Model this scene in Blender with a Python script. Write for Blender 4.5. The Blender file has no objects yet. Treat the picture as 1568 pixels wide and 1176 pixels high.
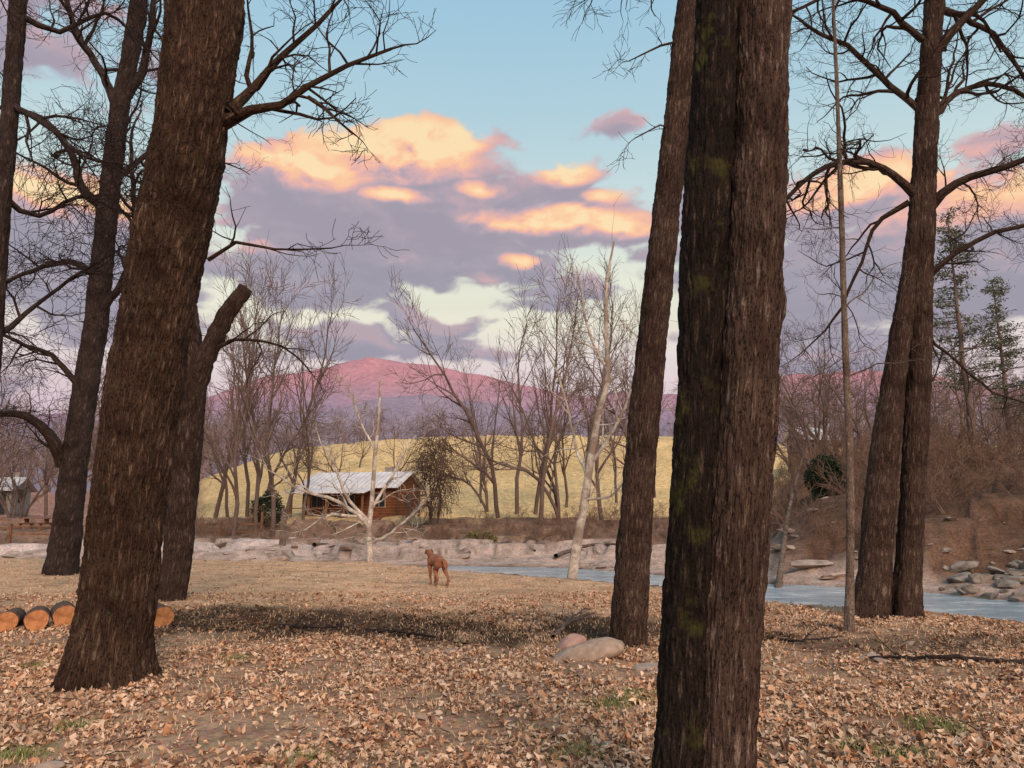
import bpy, bmesh, math, random
import numpy as np
from mathutils import Vector, Matrix

sc = bpy.context.scene
sc.view_settings.view_transform = 'Standard'
sc.view_settings.look = 'None'
sc.view_settings.exposure = 0
R = np.random.default_rng(7)
FPX = 1140.0; TH = math.radians(10.0); CT = math.cos(TH); ST = math.sin(TH); CH = 1.6

# ---------------------------------------------------------------- survey helpers
def ray(u, v):
    a = (u-784)/FPX; b = (588-v)/FPX
    return a, CT-b*ST, ST+b*CT
def G(u, v, z=0.0):
    a, fy, fz = ray(u, v); t = (z-CH)/fz
    return t*a, t*fy
def PY(u, v, Y):
    a, fy, fz = ray(u, v); t = Y/fy
    return np.array([t*a, Y, CH+t*fz]), t
def azel(u, v):
    a, fy, fz = ray(u, v)
    return math.atan2(a, fy)*11.4, math.atan2(fz, math.hypot(a, fy))*11.4

# ---------------------------------------------------------------- numpy noise
def _h(ix, iy, iz, s):
    h = (ix.astype(np.int64)*374761393 + iy.astype(np.int64)*668265263 + iz.astype(np.int64)*1274126177 + s*974711) & 0xffffffff
    h = ((h ^ (h >> 13))*1274126177) & 0xffffffff
    h = ((h ^ (h >> 15))*2246822519) & 0xffffffff
    return ((h ^ (h >> 16)) & 0xffffff)/float(0xffffff)
def vn(x, y, z=None, s=0):
    x = np.asarray(x, float); y = np.asarray(y, float)
    i, j = np.floor(x), np.floor(y); f, g = x-i, y-j
    f = f*f*(3-2*f); g = g*g*(3-2*g)
    def l(a, b, t): return a+(b-a)*t
    if z is None:
        k = np.zeros_like(i)
        c = lambda a, b: _h(i+a, j+b, k, s)
        return l(l(c(0,0), c(1,0), f), l(c(0,1), c(1,1), f), g)
    z = np.asarray(z, float); k = np.floor(z); h = z-k; h = h*h*(3-2*h)
    def c(a, b, d): return _h(i+a, j+b, k+d, s)
    return l(l(l(c(0,0,0), c(1,0,0), f), l(c(0,1,0), c(1,1,0), f), g),
             l(l(c(0,0,1), c(1,0,1), f), l(c(0,1,1), c(1,1,1), f), g), h)
def fbm(x, y, z=None, s=0, o=4, g=.5):
    x = np.asarray(x, float); y = np.asarray(y, float)
    t = 0; a = 1.0; w = 0
    for q in range(o):
        t = t + a*vn(x, y, z, s+q); w += a; a *= g; x = x*2.03+3.1; y = y*2.03+1.7
        if z is not None: z = z*2.03
    return t/w
def ss(a, b, x):
    t = np.clip((x-a)/(b-a), 0, 1); return t*t*(3-2*t)

# ---------------------------------------------------------------- terrain height
WZ = -0.45
near_px = [(690,873),(870,885),(1010,896),(1180,920),(1400,935),(1568,951)]
far_px  = [(690,866),(870,869),(1010,880),(1180,893),(1400,905),(1568,922)]
nb = [G(u, v, 0) for u, v in near_px]; fb = [G(u, v, WZ) for u, v in far_px]
nbx = np.array([-80, -12, -5]+[p[0] for p in nb]+[14, 25, 60]); nby = np.array([36, 28, 26.5]+[p[1] for p in nb]+[9, 3, -14])
fbx = np.array([-80, -12, -5]+[p[0] for p in fb]+[20, 34, 70]); fby = np.array([40, 31.5, 31]+[p[1] for p in fb]+[14, 8, -8])
def Yn(x): return np.interp(x, nbx, nby)
def Yf(x): return np.interp(x, fbx, fby)
cu = np.array([-600, 100, 300, 380, 450, 620, 760, 980, 1300, 1700, 2400])
cv = np.array([765, 765, 752, 724, 702, 684, 682, 682, 696, 690, 690])
def H(x, y):
    x = np.asarray(x, float); y = np.asarray(y, float)
    wob = (fbm(x*.6, y*.6, s=3)-.5)*.9
    yn = Yn(x)+wob; yf = Yf(x)+wob*1.2
    near = (fbm(x*.35, y*.35, s=5)-.5)*.12+(fbm(x*2.2, y*2.2, s=8)-.5)*.06
    d = y-yf
    gn = fbm(x*.45, y*.8, s=11)
    gravel = -0.36+.40*ss(0, 9, d)+(gn-.5)*.55*ss(0, 4, d)+.28*ss(.50, .54, gn)*ss(.5, 3, d)
    xr = x/np.maximum(y, 5)
    right = ss(.30, .42, xr)
    bank = gravel+ss(10, 20, d)*1.0
    u = 784+xr*FPX*CT
    v = np.interp(u, cu, cv)
    top = 1.6+(789-v)/FPX*150
    t = ss(50, 150, y)
    bank = bank+np.maximum(top-.7, 0)*t*(1-.35*ss(150, 450, y))
    rb = gravel+ss(.5, 9, d)*1.6+ss(6, 34, d)*3.0+(fbm(x*.25, y*.25, s=17)-.4)*1.6*ss(2, 12, d)+ np.maximum(top-5, 0)*t
    far = bank*(1-right)+rb*right
    far = far+(fbm(x*.03, y*.03, s=21)-.5)*3*ss(70, 160, y)
    drop = ss(0, .9, y-yn)
    up = ss(-1.2, .3, d)
    z = near*(1-drop)+(-0.95)*drop
    z = z*(1-up)+far*up
    return z
def Hs(x, y): return float(H(np.array([x]), np.array([y]))[0])

# ---------------------------------------------------------------- material helpers
def newmat(name):
    m = bpy.data.materials.new(name); m.use_nodes = True
    nt = m.node_tree; b = nt.nodes['Principled BSDF']
    b.inputs['Specular IOR Level'].default_value = .15
    b.inputs['Roughness'].default_value = .9
    return m, nt, b
def nd(nt, t, **k):
    n = nt.nodes.new(t)
    for a, b in k.items(): setattr(n, a, b)
    return n
def ramp(nt, fac, stops):
    r = nd(nt, 'ShaderNodeValToRGB'); e = r.color_ramp.elements
    while len(e) > 1: e.remove(e[-1])
    e[0].position = stops[0][0]; e[0].color = (*stops[0][1], 1)
    for p, c in stops[1:]:
        q = e.new(p); q.color = (*c, 1)
    nt.links.new(fac, r.inputs[0]); return r.outputs[0]
def noise(nt, vec, scale, detail=4, rough=.55, out=0):
    n = nd(nt, 'ShaderNodeTexNoise'); n.inputs['Scale'].default_value = scale
    n.inputs['Detail'].default_value = detail; n.inputs['Roughness'].default_value = rough
    if vec is not None: nt.links.new(vec, n.inputs['Vector'])
    return n.outputs[out]
def mixc(nt, a, b, f, mode='MIX'):
    m = nd(nt, 'ShaderNodeMix', data_type='RGBA', blend_type=mode)
    for s, i in ((f, 0), (a, 6), (b, 7)):
        if hasattr(s, 'links'): nt.links.new(s, m.inputs[i])
        elif i == 0: m.inputs[0].default_value = s
        else: m.inputs[i].default_value = (*s, 1)
    return m.outputs[2]
def bump(nt, b, h, strength, dist):
    n = nd(nt, 'ShaderNodeBump'); n.inputs['Strength'].default_value = strength; n.inputs['Distance'].default_value = dist
    nt.links.new(h, n.inputs['Height']); nt.links.new(n.outputs[0], b.inputs['Normal'])

def bark_mat(name, dark, mid, light, k=16, stretch=.14, moss=None, patch=None, bd=.02, mz=.54):
    m, nt, b = newmat(name)
    at = nd(nt, 'ShaderNodeAttribute', attribute_name='bark'); V = at.outputs['Vector']
    mp = nd(nt, 'ShaderNodeMapping'); mp.inputs['Scale'].default_value = (k, k, k*stretch); nt.links.new(V, mp.inputs[0])
    wn = noise(nt, mp.outputs[0], 1.7, 4, out=1)
    ad = nd(nt, 'ShaderNodeVectorMath', operation='MULTIPLY_ADD'); nt.links.new(wn, ad.inputs[0]); ad.inputs[1].default_value = (2.2, 2.2, 1.8); nt.links.new(mp.outputs[0], ad.inputs[2])
    vo = nd(nt, 'ShaderNodeTexVoronoi', feature='DISTANCE_TO_EDGE'); vo.inputs['Scale'].default_value = 1.0; nt.links.new(ad.outputs[0], vo.inputs['Vector'])
    mp2 = nd(nt, 'ShaderNodeMapping'); mp2.inputs['Scale'].default_value = (k*3, k*3, k*1.5); nt.links.new(V, mp2.inputs[0])
    fine = noise(nt, mp2.outputs[0], 1.3, 4, .72)
    ml = nd(nt, 'ShaderNodeMath', operation='MULTIPLY'); nt.links.new(vo.outputs[0], ml.inputs[0]); ml.inputs[1].default_value = 1.5
    hh = nd(nt, 'ShaderNodeMath', operation='MULTIPLY_ADD'); nt.links.new(fine, hh.inputs[0]); hh.inputs[1].default_value = .85; nt.links.new(ml.outputs[0], hh.inputs[2])
    c = ramp(nt, hh.outputs[0], [(.40, dark), (.56, mid), (.84, mid), (1.0, light)])
    big = noise(nt, V, 2.1, 5, .65)
    c = mixc(nt, c, mixc(nt, c, (.52, .47, .46), 1.0, 'MULTIPLY'), ramp(nt, big, [(.40, (0,0,0)), (.62, (1,1,1))]))
    if moss:
        mo = noise(nt, V, 4.5, 5, .7)
        c = mixc(nt, c, moss, ramp(nt, mo, [(mz, (0,0,0)), (mz+.12, (.8,.8,.8))]))
    if patch:
        mo = noise(nt, V, 2.2, 3, .5)
        c = mixc(nt, c, patch, ramp(nt, mo, [(.5, (0,0,0)), (.56, (1,1,1))]))
    nt.links.new(c, b.inputs['Base Color'])
    bump(nt, b, hh.outputs[0], 1.0, bd)
    return m
M_oak = bark_mat('oak_bark', (.010,.006,.005), (.086,.048,.031), (.20,.138,.098), 21, .15, moss=(.075,.07,.028), bd=.028, mz=.60)
M_fore = bark_mat('maple_bark', (.012,.008,.007), (.098,.060,.045), (.24,.175,.14), 27, .13, moss=(.085,.075,.04), bd=.016, mz=.64)
M_foredk = bark_mat('dark_bark', (.003,.002,.002), (.026,.017,.013), (.095,.068,.052), 27, .13, moss=(.06,.055,.014), bd=.016)  # darker version of maple_bark for the left stem
M_bark2 = bark_mat('brown_bark', (.012,.008,.007), (.086,.053,.040), (.19,.135,.10), 23, .16, moss=(.085,.075,.04), bd=.02, mz=.66)
M_pale = bark_mat('pale_bark', (.10,.07,.055), (.24,.18,.14), (.38,.30,.25), 22, .3)
M_syc = bark_mat('sycamore_bark', (.36,.30,.24), (.58,.50,.42), (.76,.70,.62), 5, .4, patch=(.28,.21,.16), bd=.004)
M_twig = bark_mat('dark_twigs', (.012,.009,.009), (.050,.034,.030), (.12,.08,.065), 20, .2, bd=.006)
def simple(name, c1, c2, sc_=2.0, rough=.9, bd=.0):
    m, nt, b = newmat(name)
    tc = nd(nt, 'ShaderNodeTexCoord')
    n = noise(nt, tc.outputs['Object'], sc_, 4, .6)
    nt.links.new(ramp(nt, n, [(.32, c1), (.68, c2)]), b.inputs['Base Color']); b.inputs['Roughness'].default_value = rough
    if bd: bump(nt, b, n, .8, bd)
    return m
M_bg = simple('bare_wood', (.085,.056,.047), (.20,.14,.118), .6)
M_bgfar = simple('bare_wood_far_haze', (.20,.145,.145), (.31,.23,.215), .4)  # paler mauve version of bare_wood, distance haze put into its colour
M_brush = simple('brush_twigs', (.12,.070,.050), (.26,.165,.12), .8)
M_will = simple('willow_wood', (.060,.036,.028), (.14,.088,.07), .8)

# ---------------------------------------------------------------- tubes
class Tubes:
    def __init__(s): s.g = {}; s.extra = []
    def add(s, pts, rad, sides):
        s.g.setdefault((len(pts), sides), []).append((np.asarray(pts, float), np.asarray(rad, float)))
    def addmesh(s, V, Fq, B): s.extra.append((V, Fq, B))
    def build(s, name, mat, parent=None):
        VV = []; FF = []; BB = []; off = 0
        for (n, k), L in s.g.items():
            P = np.stack([a for a, _ in L]); Rr = np.stack([b for _, b in L]); m = len(L)
            T = np.gradient(P, axis=1); T /= np.linalg.norm(T, axis=2, keepdims=True)+1e-9
            mt = T.mean(1); ref = np.zeros((m, 3)); ref[np.arange(m), np.argmin(np.abs(mt), 1)] = 1
            A = np.cross(T, ref[:, None, :]); A /= np.linalg.norm(A, axis=2, keepdims=True)+1e-9
            Bv = np.cross(T, A)
            th = np.arange(k)*2*np.pi/k; c = np.cos(th); sn = np.sin(th)
            V = P[:, :, None, :]+Rr[:, :, None, None]*(A[:, :, None, :]*c[None, None, :, None]+Bv[:, :, None, :]*sn[None, None, :, None])
            ln = np.concatenate([np.zeros((m, 1)), np.cumsum(np.linalg.norm(np.diff(P, axis=1), axis=2), 1)], 1)
            rm = Rr.mean(1)[:, None, None]
            bb = np.stack([np.broadcast_to(rm*c, (m, n, k)), np.broadcast_to(rm*sn, (m, n, k)), np.broadcast_to((ln+np.arange(m)[:, None]*.37)[:, :, None], (m, n, k))], -1)
            idx = np.arange(m*n*k).reshape(m, n, k)+off
            a = idx[:, :-1, :]; b2 = idx[:, 1:, :]
            F = np.stack([a, np.roll(a, -1, 2), np.roll(b2, -1, 2), b2], -1).reshape(-1, 4)
            VV.append(V.reshape(-1, 3)); BB.append(bb.reshape(-1, 3)); FF.append(F); off += m*n*k
        for V, F, B in s.extra:
            VV.append(V); BB.append(B); FF.append(F+off); off += len(V)
        return mkmesh(name, np.concatenate(VV), np.concatenate(FF), mat, {'bark': np.concatenate(BB)}, parent=parent)

def mkmesh(name, V, F, mat, vecs=None, cols=None, smooth=True, parent=None, link=True):
    k = F.shape[1]
    me = bpy.data.meshes.new(name)
    me.vertices.add(len(V)); me.vertices.foreach_set('co', V.astype(np.float32).ravel())
    me.loops.add(F.size); me.loops.foreach_set('vertex_index', F.astype(np.int32).ravel())
    me.polygons.add(len(F)); me.polygons.foreach_set('loop_start', (np.arange(len(F))*k).astype(np.int32))
    me.polygons.foreach_set('loop_total', np.full(len(F), k, np.int32))
    me.polygons.foreach_set('use_smooth', np.full(len(F), smooth, bool))
    me.update(calc_edges=True)
    for n, a in (vecs or {}).items():
        at = me.attributes.new(n, 'FLOAT_VECTOR', 'POINT'); at.data.foreach_set('vector', a.astype(np.float32).ravel())
    for n, a in (cols or {}).items():
        at = me.attributes.new(n, 'FLOAT_COLOR', 'POINT')
        c = np.ones((len(V), 4), np.float32); c[:, :3] = a; at.data.foreach_set('color', c.ravel())
    me.materials.append(mat)
    if not link: return me
    o = bpy.data.objects.new(name, me); sc.collection.objects.link(o)
    if parent: o.parent = parent
    return o

def spline(K, step):
    K = np.asarray(K, float); n = len(K)
    P = np.vstack([2*K[0]-K[1], K, 2*K[-1]-K[-2]]); out = []
    for i in range(n-1):
        p0, p1, p2, p3 = P[i:i+4]; m = max(1, int(np.linalg.norm((p2-p1)[:3])/step))
        for t in np.arange(m)/m:
            out.append(.5*((2*p1)+(-p0+p2)*t+(2*p0-5*p1+4*p2-p3)*t*t+(-p0+3*p1-3*p2+p3)*t**3))
    out.append(K[-1]); return np.array(out)

def trunk(T, K, sides=120, step=.05, amp=.02, kf=22, flare=.35, seed=0, knobs=()):
    S = spline(K, step); P = S[:, :3]; Rr = S[:, 3]; n = len(P)
    Tn = np.gradient(P, axis=0); Tn /= np.linalg.norm(Tn, axis=1, keepdims=True)
    ref = np.array([0, 1., 0]); A = np.cross(Tn, ref); A /= np.linalg.norm(A, axis=1, keepdims=True); B = np.cross(Tn, A)
    th = np.arange(sides)*2*np.pi/sides
    ln = np.concatenate([[0], np.cumsum(np.linalg.norm(np.diff(P, axis=0), axis=1))])
    rm = Rr.mean(); TH2, LN = np.meshgrid(th, ln)
    cx = np.cos(TH2)*rm; cy = np.sin(TH2)*rm
    w = (vn(cx*7, cy*7, LN*5, seed+9)-.5)*.12
    a1 = np.abs(2*vn((cx+w)*kf, (cy+w)*kf, LN*kf*.17, seed)-1)
    a2 = np.abs(2*vn(cx*kf*2.1, cy*kf*2.1, LN*kf*.7, seed+3)-1)
    lump = (fbm(cx*4, cy*4, LN*1.6, seed+5)-.5)
    fl = 1+flare*np.exp(-LN/.35)*(.6+.5*np.cos(TH2*5+seed)+.25*np.cos(TH2*3+1.7*seed))
    RR = Rr[:, None]*fl*(1+lump*.30)+amp*(np.sqrt(a1)-.7)+amp*.7*(a2-.4)
    for (kl, ka, kr, kh) in knobs:
        da = np.angle(np.exp(1j*(TH2-ka)))*rm
        RR = RR+kh*np.exp(-((LN-kl)**2+da**2)/kr**2)
    V = P[:, None, :]+RR[:, :, None]*(A[:, None, :]*np.cos(TH2)[..., None]+B[:, None, :]*np.sin(TH2)[..., None])
    idx = np.arange(n*sides).reshape(n, sides); a = idx[:-1]; b = idx[1:]
    F = np.stack([a, np.roll(a, -1, 1), np.roll(b, -1, 1), b], -1).reshape(-1, 4)
    T.addmesh(V.reshape(-1, 3), F, np.stack([cx, cy, LN], -1).reshape(-1, 3))
    return P, Rr

def unit(v): return v/(np.linalg.norm(v)+1e-9)
def nsides(r): return 8 if r > .06 else 6 if r > .03 else 4 if r > .012 else 3
def grow(T, rng, p, d, L, r, lvl, C):
    n = max(3, int(L/C['seg'][min(lvl, len(C['seg'])-1)])); n = min(n, 14)
    pts = [p]; rads = [r]; up = C['up'][min(lvl, len(C['up'])-1)]
    W = rng.normal(0, C['wob'], (n, 3)); dirs = [d]
    for i in range(n):
        d = unit(d+W[i]+np.array([0, 0, up])); p = p+d*(L/n); pts.append(p); dirs.append(d)
        rads.append(max(r*(1-.8*((i+1)/n)), C['rmin']))
    T.add(pts, rads, nsides(r))
    sprout(T, rng, pts, rads, dirs, L, lvl, C)
def sprout(T, rng, pts, rads, dirs, L, lvl, C, t0=.18, t1=1.0, num=None):
    if lvl >= len(C['n']): return
    k = num if num is not None else max(1, int(C['n'][lvl]*rng.uniform(.7, 1.3)))
    n = len(pts)-1
    for q in range(k):
        t = t0+(t1-t0)*((q+rng.random())/k); f = min(t*n, n-1e-4); i = int(f); f -= i
        p = pts[i]*(1-f)+pts[i+1]*f; r = rads[i]*(1-f)+rads[i+1]*f; d = dirs[min(i+1, n)]
        a = math.radians(rng.uniform(*C['ang'])); e = rng.normal(0, 1, 3)
        e[2] *= .7; e = e-d*np.dot(e, d); e = unit(e)
        cd = unit(d*math.cos(a)+e*math.sin(a))
        cl = L*rng.uniform(*C['len'])*(1-.45*t)
        if lvl+1 >= 2: cl = max(cl, C.get('lmin', .12))
        grow(T, rng, p, cd, cl, max(min(r*.62, cl*.022+.0025), C['rmin']), lvl+1, C)

def tree_from(K_px, Y, base=True, ws=1.0):
    out = []
    for k in K_px:
        u, v, w = k[:3]; dy = k[3] if len(k) > 3 else 0
        p, t = PY(u, v, Y+dy); out.append([*p, ws*w/2*t/FPX])
    if base:
        o = out[0]; z0 = Hs(o[0], o[1])
        out.insert(0, [o[0], o[1], z0-.25, o[3]*1.1]); out[1][2] = max(out[1][2], z0+.02)
    return np.array(out)
def authored(T, rng, KP, Y, C, num, lvl=0, Lf=.55):
    S = spline(tree_from(KP, Y, False), .25)
    pts = list(S[:, :3]+rng.normal(0, .015, (len(S), 3))); rads = list(np.maximum(S[:, 3]*.88, .006))
    dirs = [unit(x) for x in np.gradient(np.array(pts), axis=0)]
    T.add(pts, rads, 10)
    L = np.linalg.norm(np.diff(np.array(pts), axis=0), axis=1).sum()
    sprout(T, rng, pts, rads, dirs, L*Lf/.55, lvl, C, .08, 1.0, num)
    grow(T, rng, pts[-1], dirs[-1], L*.3, rads[-1], 1, C)
def trunk_sprout(T, rng, P, Rr, C, L, num, t0, t1, lvl=0):
    idx = np.linspace(0, len(P)-1, 40).astype(int)
    pts = list(P[idx]); rads = list(Rr[idx]*.45); dirs = [unit(x) for x in np.gradient(P[idx], axis=0)]
    sprout(T, rng, pts, rads, dirs, L, lvl, C, t0, t1, num)

CB = dict(n=[7, 6, 4, 2], seg=[.22, .16, .12, .08], up=[.03, .02, .01, -.02], wob=.25, ang=(30, 75), len=(.35, .7), rmin=.0026, lmin=.22)
CO = dict(CB, n=[6, 5, 4], rmin=.003)
CF = dict(CB, rmin=.0045, lmin=.45, seg=[.4, .3, .25, .2])
def G0(u, v): return G(u, v, 0)[1]

# ---- big oak (left)
rng = np.random.default_rng(11)
Y = G0(163, 1040); T = Tubes()
K = tree_from([(163,1040,142),(170,980,120),(187,850,114),(203,700,116),(227,550,116),(254,400,114),(292,200,112),(314,0,118),(326,-200,106),(341,-500,90)], Y, ws=.94)
P, Rr = trunk(T, K, 300, .026, .030, 22, .32, 1, knobs=[(.95, 3.0, .16, .05), (3.0, 1.2, .2, .05)])
authored(T, rng, [(340,190,26),(385,168,17,-.2),(430,162,13,-.3),(478,128,10,-.3),(530,100,8,-.2),(600,72,5,0)], Y, CO, 12)
authored(T, rng, [(350,175,22),(392,130,14,.3),(430,85,11,.5),(462,58,9,.6),(510,10,7,.8)], Y, CO, 8)
authored(T, rng, [(470,150,8,-.3),(500,165,6,-.4),(545,210,3,-.5)], Y, CO, 6, 1)
authored(T, rng, [(345,-60,24),(420,-110,16,-.4),(470,-140,11,-.6),(500,-180,7,-.6)], Y, CO, 6)
authored(T, rng, [(290,-80,24),(180,-110,16,-.4),(60,-80,11,-.6),(-40,-30,7,-.6)], Y, CB, 9)
authored(T, rng, [(316,395,8,-.1),(365,372,6,-.2),(420,385,4,-.3),(505,378,2.5,-.3)], Y, CO, 7, 1)
for (u, v) in [(245,390),(230,310),(255,250),(300,215),(215,480),(300,330),(270,300)]:
    p, _ = PY(u, v, Y-.33)
    for q in range(12):
        d = unit(np.array([rng.normal(0, 1), -.7, rng.normal(.2, .7)])); grow(T, rng, p+rng.normal(0, .04, 3), d, rng.uniform(.1, .35), .003, 3, CB)
T.build('oak_tree', M_oak)

# ---- tree behind with snag
T = Tubes(); Y = G0(262, 922)
K = tree_from([(262,922,44),(272,850,47),(284,700,50),(294,610,46),(296,560,40),(282,450,38),(272,300,34),(265,100,30),(262,-150,26)], Y, ws=.9)
P, Rr = trunk(T, K, 130, .05, .024, 20, .3, 4)
S = spline(tree_from([(298,595,34),(316,545,30,-.1),(343,488,27,-.2),(370,449,24,-.2),(376,441,23,-.2),(378,438.5,2,-.2)], Y, False), .08)
T.add(S[:, :3]+rng.normal(0, .01, (len(S), 3)), S[:, 3]*(1+rng.normal(0, .03, len(S))), 16)
authored(T, rng, [(320,540,10,-.1),(360,520,6,-.3),(430,530,4,-.5),(470,560,3,-.6)], Y, CO, 6, 1)
trunk_sprout(T, rng, P, Rr, CB, 4.0, 7, .45, 1)
T.build('hickory_tree', M_bark2)

# ---- left back tree
T = Tubes(); rng = np.random.default_rng(5); Y = G0(95, 880)
K = tree_from([(92,880,50),(105,790,46),(122,650,42),(146,500,38),(164,330,34),(183,170,30),(210,20,28),(233,-200,24)], Y, ws=.9)
P, Rr = trunk(T, K, 100, .08, .03, 12, .3, 6)
for b, n in [([(98,712,24),(75,665,18,-.6),(40,636,14,-1),(-20,632,9,-1.2)], 7),
          ([(160,320,20),(125,285,15,-.5),(108,230,12,-.8),(60,180,10,-1),(-10,160,7,-1)], 9),
          ([(158,430,14),(110,400,10,-.6),(50,415,8,-1),(-20,445,5,-1)], 8),
          ([(180,170,17),(155,110,13,.5),(120,55,10,.8),(95,-20,7,1)], 9),
          ([(195,150,17),(222,95,13,-.4),(232,30,10,-.8),(240,-60,7,-.8)], 7),
          ([(150,490,14),(200,400,11,-.8),(205,300,9,-1.4),(200,220,6,-1.8)], 7),
          ([(130,600,12),(80,545,9,-.5),(40,530,7,-.8),(-20,500,5,-1)], 7),
          ([(172,280,12),(220,240,9,.5),(290,180,7,1),(330,90,5,1)], 8)]:
    authored(T, rng, b, Y, CF, n)
T.build('walnut_tree', M_twig)
# ---- far left tree
T = Tubes(); Y = 12.5
K = tree_from([(-45,955,36),(-30,750,32),(-10,520,28),(4,300,28),(20,120,28),(28,0,28),(43,-250,26)], Y, ws=.9)
P, Rr = trunk(T, K, 90, .07, .022, 16, .3, 8)
for b in [[(22,160,12),(70,190,9,-.4),(130,240,6,-.6),(190,250,4,-.8)],[(5,300,12),(60,330,8,.4),(120,300,6,.5),(200,330,4,.5)],[(28,20,12),(90,50,9,.3),(160,20,6,.5),(210,60,4,.5)],
          [(-10,520,12),(40,480,8,.4),(90,440,6,.5),(150,400,4,.5)]]:
    authored(T, rng, b, Y, CF, 8)
T.build('ash_tree', M_twig)

# ---- leaning tree
T = Tubes(); rng = np.random.default_rng(21); Y = G0(962, 985)
K = tree_from([(962,985,62),(967,900,60),(973,800,58),(983,690,55),(998,520,50),(1018,340,48),(1040,150,45),(1056,0,42),(1080,-250,38)], Y, ws=.90)
P, Rr = trunk(T, K, 200, .04, .024, 24, .22, 12, knobs=[(.85, -1.2, .1, .04)])
authored(T, rng, [(1045,-60,14),(990,-80,9,-.5),(950,-60,6,-.8),(910,-10,3,-1)], Y, CO, 6)
authored(T, rng, [(1034,200,3.5),(1008,190,3,-.2),(972,215,2,-.3)], Y, CO, 4, 2)
authored(T, rng, [(1046,60,5),(1013,70,4,-.2),(965,90,2,-.3)], Y, CO, 4, 1)
T.build('poplar_tree', M_bark2)

# ---- foreground twin trunk
def empty(name):
    e = bpy.data.objects.new(name, None); sc.collection.objects.link(e); return e
Y = 4.0; em = empty('maple_tree'); T = Tubes()
K = tree_from([(1046,1250,100),(1050,1150,94),(1054,1000,88),(1060,880,84),(1070,700,82),(1078,500,78),(1088,300,80),(1096,150,76),(1102,0,74),(1108,-250,70),(1116,-600,62)], Y, ws=.93)
K[:, 1] += .05
trunk(T, K, 280, .02, .016, 30, .15, 15); T.build('dark_stem', M_foredk, em); T = Tubes()
K = tree_from([(1104,1250,106),(1108,1150,98),(1116,1000,96),(1126,880,94),(1138,700,94),(1150,500,88),(1160,300,86),(1166,150,84),(1168,0,86),(1174,-250,80),(1190,-600,70)], Y, ws=.97)
trunk(T, K, 280, .02, .016, 30, .15, 19, knobs=[(3.02, math.pi, .11, .03)])
T.build('stem', M_fore, em)

# ---- right twin tree
T = Tubes(); rng = np.random.default_rng(33); Y = G0(1340, 945)
K = tree_from([(1332,945,62),(1340,870,54),(1348,760,50),(1360,650,44),(1378,520,34),(1396,400,28),(1406,280,24),(1412,150,20)], Y, ws=.90)
trunk(T, K, 130, .05, .024, 20, .5, 23)
K = tree_from([(1388,955,58),(1390,880,46),(1397,760,42),(1405,600,40),(1412,420,38),(1418,250,36),(1424,100,34),(1432,-20,32),(1447,-250,28)], Y, ws=.88)
P, Rr = trunk(T, K, 130, .05, .024, 20, .5, 27)
for b, n in [([(1400,300,16),(1352,258,12,-.3),(1300,248,11,-.5),(1245,264,9,-.7),(1200,310,7,-.8),(1180,350,5,-.9)], 11),
             ([(1392,310,11),(1350,335,8,.3),(1325,380,6,.5),(1290,470,5,.7),(1250,520,3,.8)], 8),
             ([(1425,315,18),(1465,280,14,-.3),(1515,262,12,-.5),(1600,235,9,-.8)], 9),
             ([(1420,425,12),(1465,388,9,-.4),(1525,356,8,-.6),(1610,338,6,-.8)], 8),
             ([(1430,80,18),(1475,30,13,-.3),(1530,-20,10,-.5),(1600,-60,8,-.6)], 9),
             ([(1420,190,13),(1470,140,10,.4),(1530,130,8,.6),(1600,170,6,.6)], 11),
             ([(1410,170,12),(1350,120,10,.3),(1295,70,8,.5),(1235,40,6,.7)], 11),
             ([(1412,60,12),(1350,10,9,-.3),(1280,-10,7,-.4),(1210,20,5,-.6)], 11),
             ([(1425,10,14),(1500,40,9,.6),(1550,90,7,.8),(1590,160,5,.8)], 10),
             ([(1430,-60,12),(1360,-70,9,-.3),(1270,-80,7,-.4),(1190,-60,5,-.6)], 9),
             ([(1405,500,7),(1450,540,5,.5),(1520,600,4,.7),(1580,620,3,.7)], 7)]:
    authored(T, rng, b, Y, CB, n)
T.build('beech_tree', M_bark2)

# ---- slim tree
T = Tubes(); Y = G0(1300, 966)
K = tree_from([(1300,966,15),(1302,850,13),(1301,700,12),(1294,520,10),(1289,350,9),(1284,200,7),(1278,50,5),(1272,-60,3)], Y, ws=.95)
P, Rr = trunk(T, K, 40, .06, .004, 40, .5, 31)
trunk_sprout(T, rng, P, Rr, dict(CB, ang=(50, 85)), 2.6, 11, .35, .98, 1)
T.build('birch_tree', M_pale)

# ---- white sycamores
T = Tubes(); rng = np.random.default_rng(41); Y = G0(875, 884)
K = tree_from([(876,884,16),(884,830,15),(895,770,14),(903,715,12),(915,640,10),(930,580,8),(928,500,7),(930,430,5),(940,370,3)], Y, ws=.95)
P, Rr = trunk(T, K, 40, .1, .006, 15, .3, 35)
CS = dict(CF, n=[5, 4, 2], up=[.08, .06, .03])
for b in [[(900,730,7),(880,680,5,.5),(868,620,4,.8),(850,560,3,1)],[(905,710,7),(950,640,5,-.5),(975,560,4,-.8),(985,500,3,-1)],[(895,765,5),(935,760,4,-.5),(960,730,3,-.8)],
          [(925,560,5),(900,500,4,.3),(890,440,3,.4)]]:
    authored(T, rng, b, Y, CS, 7)
trunk_sprout(T, rng, P, Rr, CS, 4, 9, .4, 1, 1)
T.build('sycamore_tree', M_syc)
T = Tubes(); Y = 33.0
K = tree_from([(566,852,10),(565,810,9),(570,760,7),(574,700,6),(580,640,4.5),(582,580,3)], Y)
P, Rr = trunk(T, K, 24, .2, .006, 12, .4, 37)
CS2 = dict(CS, rmin=.010, n=[4, 4, 2], lmin=.5)
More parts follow.
